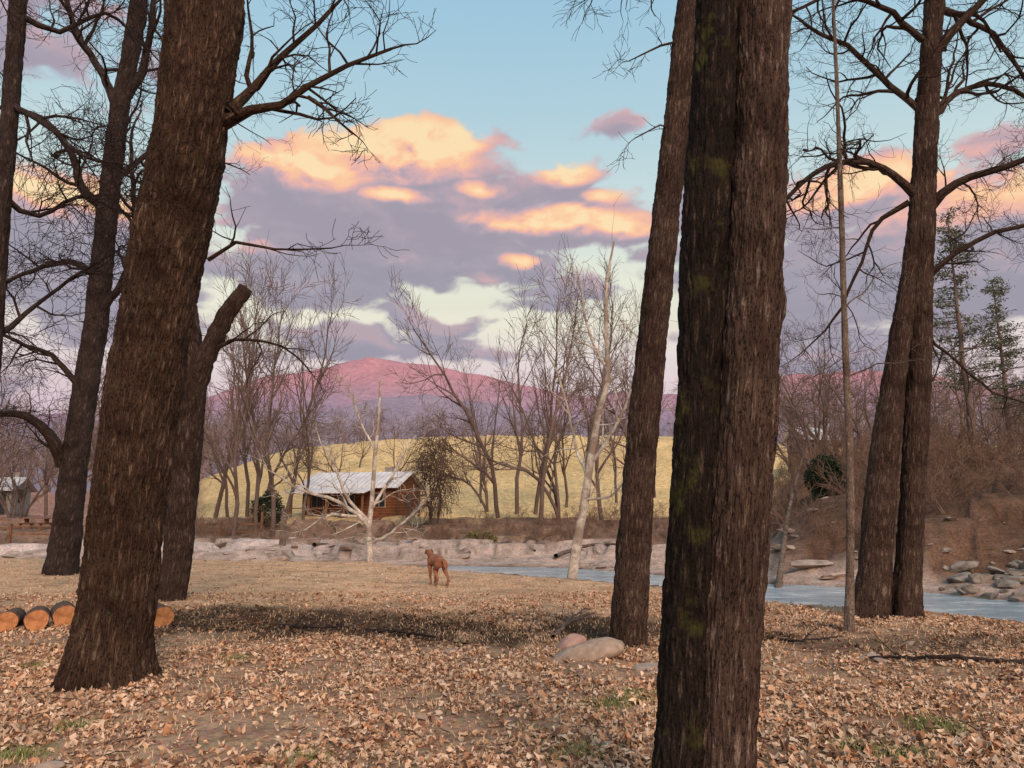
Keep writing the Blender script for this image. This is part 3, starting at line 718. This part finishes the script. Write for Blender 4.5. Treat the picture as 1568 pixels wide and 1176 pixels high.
# ---------------------------------------------------------------- dog
def dog():
    e = empty('dog'); x, y = G(668, 895); e.location = (x, y, Hs(x, y)+.005); e.rotation_euler = (0, 0, math.radians(118)); e.scale = (1.06,)*3
    vs = [(-.27,0,.53,.105,.11),(-.02,0,.535,.11,.125),(.20,0,.51,.12,.15),(.33,0,.60,.08,.10),(.42,0,.66,.065,.075),(.49,0,.70,.078,.078),(.58,0,.68,.048,.045),(.665,0,.665,.032,.03)]
    ed = [(i, i+1) for i in range(7)]
    def chain(root, L):
        p = root
        for q in L:
            vs.append(q); ed.append((p, len(vs)-1)); p = len(vs)-1
    chain(0, [(-.36,0,.55,.035,.035),(-.46,.02,.50,.02,.02),(-.56,.03,.42,.014,.014),(-.62,.03,.37,.009,.009)])
    chain(0, [(-.27,.09,.44,.075,.08),(-.14,.105,.33,.05,.055),(-.31,.10,.19,.027,.03),(-.25,.10,.04,.027,.027),(-.19,.10,.025,.027,.022)])
    chain(0, [(-.27,-.09,.44,.075,.08),(-.20,-.105,.33,.05,.055),(-.42,-.10,.20,.027,.03),(-.40,-.10,.04,.027,.027),(-.34,-.10,.025,.027,.022)])
    chain(2, [(.20,.09,.43,.06,.07),(.13,.10,.33,.04,.045),(.11,.10,.17,.027,.027),(.06,.10,.04,.026,.026),(.11,.10,.025,.027,.022)])
    chain(2, [(.22,-.09,.43,.06,.07),(.20,-.10,.32,.04,.045),(.30,-.10,.17,.027,.027),(.30,-.10,.04,.026,.026),(.35,-.10,.025,.027,.022)])
    me = bpy.data.meshes.new('body'); me.from_pydata([v[:3] for v in vs], ed, []); o = bpy.data.objects.new('body', me); sc.collection.objects.link(o); o.parent = e
    md = o.modifiers.new('s', 'SKIN')
    for i, v in enumerate(vs):
        me.skin_vertices[0].data[i].radius = v[3:5]
    me.skin_vertices[0].data[0].use_root = True; md.use_smooth_shade = True
    s = o.modifiers.new('u', 'SUBSURF'); s.levels = s.render_levels = 2
    me.materials.append(simple('dog_fur', (.20,.07,.036), (.36,.155,.08), 6, .7))
    for sgn in (1, -1):
        bm = bmesh.new(); bmesh.ops.create_uvsphere(bm, u_segments=12, v_segments=8, radius=1)
        for v in bm.verts: v.co = Vector((v.co.x*.035, v.co.y*.014, v.co.z*.065-.04))
        m2 = bpy.data.meshes.new('ear'); bm.to_mesh(m2); bm.free(); m2.materials.append(simple('ear_fur', (.12,.045,.025), (.2,.08,.04), 6, .7)); o2 = bpy.data.objects.new('ear', m2); sc.collection.objects.link(o2)
        o2.parent = e; o2.location = (.465, .07*sgn, .745); o2.rotation_euler = (.28*sgn, 0, 0)
        bm = bmesh.new(); bmesh.ops.create_uvsphere(bm, u_segments=8, v_segments=6, radius=.011); m3 = bpy.data.meshes.new('eye'); bm.to_mesh(m3); bm.free(); m3.materials.append(simple('eye_black', (.01,.01,.01), (.02,.02,.02)))
        o3 = bpy.data.objects.new('eye', m3); sc.collection.objects.link(o3); o3.parent = e; o3.location = (.55, .038*sgn, .72)
dog()

# ---------------------------------------------------------------- buildings
def box(name, x0, x1, y0, y1, z0, z1, mat, parent):
    v = np.array([[x, y, z] for x in (x0, x1) for y in (y0, y1) for z in (z0, z1)])
    f = np.array([[0,1,3,2],[4,6,7,5],[0,4,5,1],[2,3,7,6],[0,2,6,4],[1,5,7,3]])
    return mkmesh(name, v, f, mat, smooth=False, parent=parent)
def siding(name, c1, c2, k=18):
    m, nt, b = newmat(name); tc = nd(nt, 'ShaderNodeTexCoord'); w = nd(nt, 'ShaderNodeTexWave', bands_direction='Z'); w.inputs['Scale'].default_value = k/6.28; w.inputs['Distortion'].default_value = .3
    nt.links.new(tc.outputs['Object'], w.inputs[0]); cc = ramp(nt, w.outputs['Color'], [(.1, c1), (.6, c2)])
    nt.links.new(mixc(nt, cc, ramp(nt, noise(nt, tc.outputs['Object'], 1.5, 5, .7), [(.35, (.55,.55,.55)), (.65, (1.1,1.1,1.1))]), 1, 'MULTIPLY'), b.inputs['Base Color']); bump(nt, b, w.outputs['Color'], .6, .03); return m
M_log = siding('log_siding', (.07,.028,.015), (.26,.105,.052)); M_metal, nt, b = newmat('metal_roof')
tc = nd(nt, 'ShaderNodeTexCoord'); w = nd(nt, 'ShaderNodeTexWave', bands_direction='X'); w.inputs['Scale'].default_value = .8; nt.links.new(tc.outputs['Object'], w.inputs[0])
cc = ramp(nt, w.outputs['Color'], [(0, (.50,.49,.50)), (.3, (.70,.68,.69))])
nt.links.new(mixc(nt, cc, ramp(nt, noise(nt, tc.outputs['Object'], .8, 5, .7), [(.35, (.75,.72,.7)), (.65, (1.05,1.05,1.05))]), 1, 'MULTIPLY'), b.inputs['Base Color']); b.inputs['Roughness'].default_value = .5
M_dk = simple('window_glass', (.02,.02,.025), (.05,.05,.06), 1, .15); M_wh = simple('trim_wood', (.22,.16,.12), (.34,.26,.2), 4); M_post = simple('porch_timber', (.12,.06,.035), (.24,.12,.07), 4)
def gable(name, x0, x1, y0, y1, ze, zr, ov, mat, parent, th=.09):
    ym = (y0+y1)/2
    sl = (zr-ze)/(ym-y0)
    prof = [(y0-ov, ze-ov*sl), (ym, zr), (y1+ov, ze-ov*sl)]
    v = []
    for x in (x0-ov*.8, x1+ov*.8):
        for (yy, zz) in prof: v.append([x, yy, zz+th])
        for (yy, zz) in prof: v.append([x, yy, zz])
    f = [[0,6,7,1],[1,7,8,2],[3,4,10,9],[4,5,11,10],[0,3,9,6],[2,8,11,5],[0,1,4,3],[1,2,5,4],[6,9,10,7],[7,10,11,8]]
    mkmesh(name, np.array(v, float), np.array(f), mat, smooth=False, parent=parent)
def tri(name, x, y0, y1, z0, z1, t, mat, parent):
    ym = (y0+y1)/2; me = bpy.data.meshes.new(name)
    me.from_pydata([(x, y0, z0), (x, y1, z0), (x, ym, z1), (x+t, y0, z0), (x+t, y1, z0), (x+t, ym, z1)], [], [(0,2,1),(3,4,5),(0,1,4,3),(1,2,5,4),(2,0,3,5)])
    me.materials.append(mat); o = bpy.data.objects.new(name, me); sc.collection.objects.link(o); o.parent = parent
def cabin(u, y, w, d, hw, hr, yaw, porch=True, roof=M_metal, wall=M_log, name='log_cabin'):
    x = (u-784)/FPX*y/CT; e = empty(name); e.location = (x, y, Hs(x, y)-.05+.25); e.rotation_euler = (0, 0, math.radians(yaw))
    box('foundation', -w/2+.05, w/2-.05, .05, d-.05, -1.2, 0, simple('stone_base', (.2,.17,.15), (.35,.3,.27), 4), e)
    box('walls', -w/2, w/2, 0, d, 0.002, hw, wall, e)
    for sx in (-w/2, w/2-.15): tri('gable_wall', sx, 0, d, hw+.003, hr-.08, .15, wall, e)
    gable('roof', -w/2, w/2, 0, d, hw, hr, .45, roof, e)
    nw = max(2, int(w/2.2))
    for i in range(nw):
        cx = -w/2+w*(i+.5)/nw
        if i == nw//2:
            box('door_frame', cx-.55, cx+.55, -.05, -.003, 0.02, 2.12, M_wh, e); box('door', cx-.45, cx+.45, -.09, -.053, .03, 2.03, M_dk, e)
        else:
            box('window_frame', cx-.5, cx+.5, -.05, -.003, .85, 1.95, M_wh, e); box('window', cx-.42, cx+.42, -.08, -.053, .93, 1.87, M_dk, e); box('muntin', cx-.025, cx+.025, -.1, -.083, .93, 1.87, M_wh, e)
    box('side_window', w/2+.003, w/2+.05, d/2-.45, d/2+.45, .9, 1.9, M_dk, e)
    if porch:
        box('porch_deck', -w/2, w/2*.55, -2.0, -.004, -.18, -.02, M_post, e)
        v = np.array([[-w/2-.3,-2.3,hw-.52],[w/2*.6,-2.3,hw-.52],[w/2*.6,-.30,hw-.10],[-w/2-.3,-.30,hw-.10]]); v = np.vstack([v, v-np.array([0,0,.08])])
        mkmesh('porch_roof', v, np.array([[0,1,2,3],[7,6,5,4],[0,4,5,1],[1,5,6,2],[2,6,7,3],[3,7,4,0]]), roof, smooth=False, parent=e)
        for i in range(5):
            px = -w/2+.1+(w*.775-.2)*i/4; box('porch_post', px-.07, px+.07, -1.95, -1.81, -.017, hw-.56, M_post, e); box('deck_pier', px-.1, px+.1, -1.93, -1.75, -1.2, -.183, M_post, e)
            if i < 4: box('porch_rail', px+.073, px+(w*.775-.2)/4-.073, -1.9, -1.85, .75, .82, M_post, e)
    box('chimney', w*.2, w*.2+.6, d*.6, d*.6+.6, hw, hr+.5, simple('chimney_stone', (.2,.17,.15), (.35,.3,.27), 6), e)
cabin(540, 56, 7.4, 5.6, 2.45, 3.55, -12)
cabin(1243, 80, 2.9, 3.0, 2.6, 3.7, 15, False, simple('grey_roof', (.45,.44,.46), (.62,.6,.62), 3), simple('weathered_board', (.10,.07,.06), (.2,.14,.12), 4), 'hillside_cabin')
cabin(4, 58, 3.2, 3.0, 2.0, 2.8, 8, False, M_metal, simple('grey_board', (.24,.21,.19), (.34,.30,.28), 4), 'garden_shed')
e = empty('picnic_table'); x = (68-784)/FPX*50; e.location = (x, 50, Hs(x, 50))
box('table_top', -.95, .95, -.38, .38, .72, .77, M_post, e); box('bench_front', -.95, .95, -.85, -.58, .42, .46, M_post, e); box('bench_back', -.95, .95, .58, .85, .42, .46, M_post, e)
for sx in (-.7, .62): box('cross_beam', sx, sx+.08, -.83, .83, .34, .417, M_post, e); box('leg_1', sx, sx+.08, -.6, -.48, 0, .337, M_post, e); box('leg_2', sx, sx+.08, .48, .6, 0, .337, M_post, e); box('leg_3', sx, sx+.08, -.2, .2, .42, .717, M_post, e)
e = empty('wooden_fence')
for i in range(9):
    y = 44+.1*i; x = -34+i*2.4; z = Hs(x, y); box('post', x-.06, x+.06, y-.06, y+.06, z-.2, z+1.1, M_post, e)
    if i < 8:
        for hz in (.45, .9): box('rail', x+.063, x+2.4-.063, y-.03, y+.03, z+hz, z+hz+.1, M_post, e)
x = (440-784)/FPX*36; T = Tubes(); T.add([np.array([x, 36, Hs(x, 36)+q]) for q in (-.2, .4, 1.1, 1.7)], [.17, .15, .15, .12], 12); T.add([np.array([x, 36, Hs(x, 36)+1.69]), np.array([x, 36, Hs(x, 36)+1.71])], [.12, .001], 12); T.build('tree_stump', M_pale)

# ---------------------------------------------------------------- sky: gradient stops shared by dome and world
SUN_EL = 33; SUN_AZ = 160
def ep(v): return azel(784, v)[1]/(11.4*math.pi/2)
stops = [(0, (.62,.48,.52)), (ep(640), (.68,.54,.60)), (ep(560), (.78,.68,.68)), (ep(500), (.82,.79,.66)), (ep(430), (.78,.80,.68)), (ep(330), (.60,.73,.73)), (ep(180), (.44,.63,.72)), (ep(0), (.34,.56,.72)), (.8, (.30,.50,.70))]
azd = np.linspace(-74, 74, 1500); eld = np.linspace(-4, 50, 560)
AZ, EL = np.meshgrid(np.radians(azd), np.radians(eld))
sp_ = np.array([s[0] for s in stops]); sc_ = np.array([s[1] for s in stops])
e01 = np.clip(EL/(math.pi/2), 0, 1)
base = np.stack([np.interp(e01, sp_, sc_[:, k]) for k in range(3)], -1)
px = AZ*11.4; py = EL*11.4
def ell(lst, X_, Y_, soft=1.12):
    cur = np.full(X_.shape, -3.0)
    for (u, v, rx, ry, wt) in lst:
        cx, cy = azel(u, v); l = np.sqrt(((X_-cx)*100/rx)**2+((Y_-cy)*100/ry)**2)
        cur = np.maximum(cur, wt*(soft-l))
    return cur
blobs = [(640,240,150,44,1.4),(480,256,140,42,1.2),(400,290,100,46,1.0),(550,325,240,95,2.0),(700,325,170,72,1.9),(880,348,150,34,1.5),(868,270,50,30,1.0),(920,308,70,26,1.0),(780,300,90,40,1.2),
         (600,395,230,40,1.5),(470,440,140,30,.9),(800,408,55,22,.8),(690,492,120,20,.8),(590,522,150,24,.9),(900,440,90,14,.5),(960,188,70,12,.6),(740,548,90,12,.5),(470,500,110,16,.6),(830,470,70,12,.4),
         (60,330,240,70,1.0),(60,440,260,70,1.1),(230,500,170,50,.8),(20,50,240,50,.6),(-420,380,330,150,.9),
         (1340,310,180,46,1.1),(1480,400,320,110,1.3),(1300,480,200,46,.9),(1950,350,320,130,.9),(1500,225,120,18,.6),(1260,560,200,30,.6),(1080,300,60,40,.6),(1060,420,80,50,.7)]
wx1 = (fbm(px*.9, py*1.3, s=201, o=4)-.5)*.9; wy1 = (fbm(px*.9+7, py*1.3, s=211, o=4)-.5)*.5
Fz = fbm(px*1.15+wx1*1.2, py*2.3+wy1*1.5, s=221, o=8, g=.56)
D = ell(blobs, px+wx1, py+wy1)+(Fz-.5)*2.0
lits = [(610,228,170,42,1.3),(450,250,120,30,1.1),(700,222,70,28,1.1),(640,252,70,26,1.0),(850,338,150,22,1.2),(940,350,80,18,1.1),(610,300,60,13,.9),(868,258,50,24,1.1),(930,300,40,16,.8),(790,398,30,12,.9),(745,425,40,10,.6),(740,290,40,10,.6),
        (60,290,230,30,.9),(1340,285,180,30,.9),(1500,300,200,34,.8),(400,385,60,14,.5)]
M = np.clip(ell(lits, px+wx1*.7, py+wy1*.7, 1.2), 0, 1)
def shift(A, dr, dc): return np.roll(np.roll(A, -dr, 0), -dc, 1)
rel = (D-shift(D, 5, 3))*1.0+(D-shift(D, 12, 6))*.6
alpha = ss(-.02, .42, D)[..., None]
low = 1-ss(azel(784, 440)[1], azel(784, 360)[1], py)
lit = np.clip(.10+M*(.50+.50*np.clip(rel, -.5, 1.0))+(Fz-.5)*1.0*M+np.clip(rel, -.3, .8)*.16+.10*(1-ss(.1, .8, D))*(1-.6*low), 0, 1)
cs = np.array([(.32,.285,.36), (.40,.335,.41), (.62,.40,.43), (.88,.46,.38), (1.0,.57,.33), (1.0,.75,.44)]); cp = [0, .16, .30, .46, .66, 1.0]
cc = np.stack([np.interp(lit, cp, cs[:, k]) for k in range(3)], -1)
cc = cc*(1-.10*(low*(1-M))[..., None]*np.array([1.0, .3, .1]))
streak = fbm(px*.5, py*5+wy1*3, s=231, o=5)
base = base*(1+.10*(streak-.5)[..., None]*(1-ss(3.2, 5.5, py))[..., None])
fin = base*(1-alpha*.94)+cc*alpha*.94
RD = 6000.0
V = np.stack([np.sin(AZ)*np.cos(EL)*RD, np.cos(AZ)*np.cos(EL)*RD, np.sin(EL)*RD+CH], -1).reshape(-1, 3)
idx = np.arange(AZ.size).reshape(AZ.shape)
F = np.stack([idx[:-1, :-1], idx[:-1, 1:], idx[1:, 1:], idx[1:, :-1]], -1).reshape(-1, 4)
ms = bpy.data.materials.new('sky_clouds'); ms.use_nodes = True; nt = ms.node_tree; nt.nodes.clear()
at = nd(nt, 'ShaderNodeAttribute', attribute_name='sky'); em_ = nd(nt, 'ShaderNodeEmission'); ou = nd(nt, 'ShaderNodeOutputMaterial')
nt.links.new(at.outputs['Color'], em_.inputs[0]); nt.links.new(em_.outputs[0], ou.inputs[0])
try: ms.cycles.emission_sampling = 'NONE'
except Exception as ex: print(ex)
mkmesh('sky', V, F, ms, cols={'sky': fin.reshape(-1, 3)})

w = bpy.data.worlds.new('World'); sc.world = w; w.use_nodes = True; nt = w.node_tree
bg = nt.nodes['Background']
tc = nd(nt, 'ShaderNodeTexCoord'); sp = nd(nt, 'ShaderNodeSeparateXYZ'); nt.links.new(tc.outputs['Generated'], sp.inputs[0])
m1 = nd(nt, 'ShaderNodeMath', operation='ARCSINE'); nt.links.new(sp.outputs[2], m1.inputs[0])
m2 = nd(nt, 'ShaderNodeMath', operation='DIVIDE'); nt.links.new(m1.outputs[0], m2.inputs[0]); m2.inputs[1].default_value = math.pi/2
skyc = ramp(nt, m2.outputs[0], stops)
ns = nd(nt, 'ShaderNodeTexSky', sky_type='NISHITA'); ns.sun_disc = False; ns.sun_elevation = math.radians(SUN_EL); ns.sun_rotation = math.radians(SUN_AZ)
skyc = mixc(nt, skyc, mixc(nt, ns.outputs[0], (.10,.10,.10), 1, 'MULTIPLY'), .08)
nt.links.new(skyc, bg.inputs[0]); bg.inputs[1].default_value = 1.0

sd = bpy.data.lights.new('sun', 'SUN'); sd.energy = 3.3; sd.angle = math.radians(28); sd.color = (1, .72, .54)
so = bpy.data.objects.new('sun', sd); sc.collection.objects.link(so)
a = math.radians(SUN_AZ); e_ = math.radians(SUN_EL)
tosun = Vector((math.sin(a)*math.cos(e_), math.cos(a)*math.cos(e_), math.sin(e_)))
so.rotation_euler = tosun.to_track_quat('Z', 'Y').to_euler()

cd = bpy.data.cameras.new('camera'); cd.sensor_width = 36; cd.lens = FPX/1568*36; cd.clip_end = 12000; cd.clip_start = .05
co = bpy.data.objects.new('camera', cd); sc.collection.objects.link(co); co.location = (0, 0, CH); co.rotation_euler = (math.radians(90)+TH, 0, 0)
sc.camera = co
print('OBJ', len(bpy.data.objects))
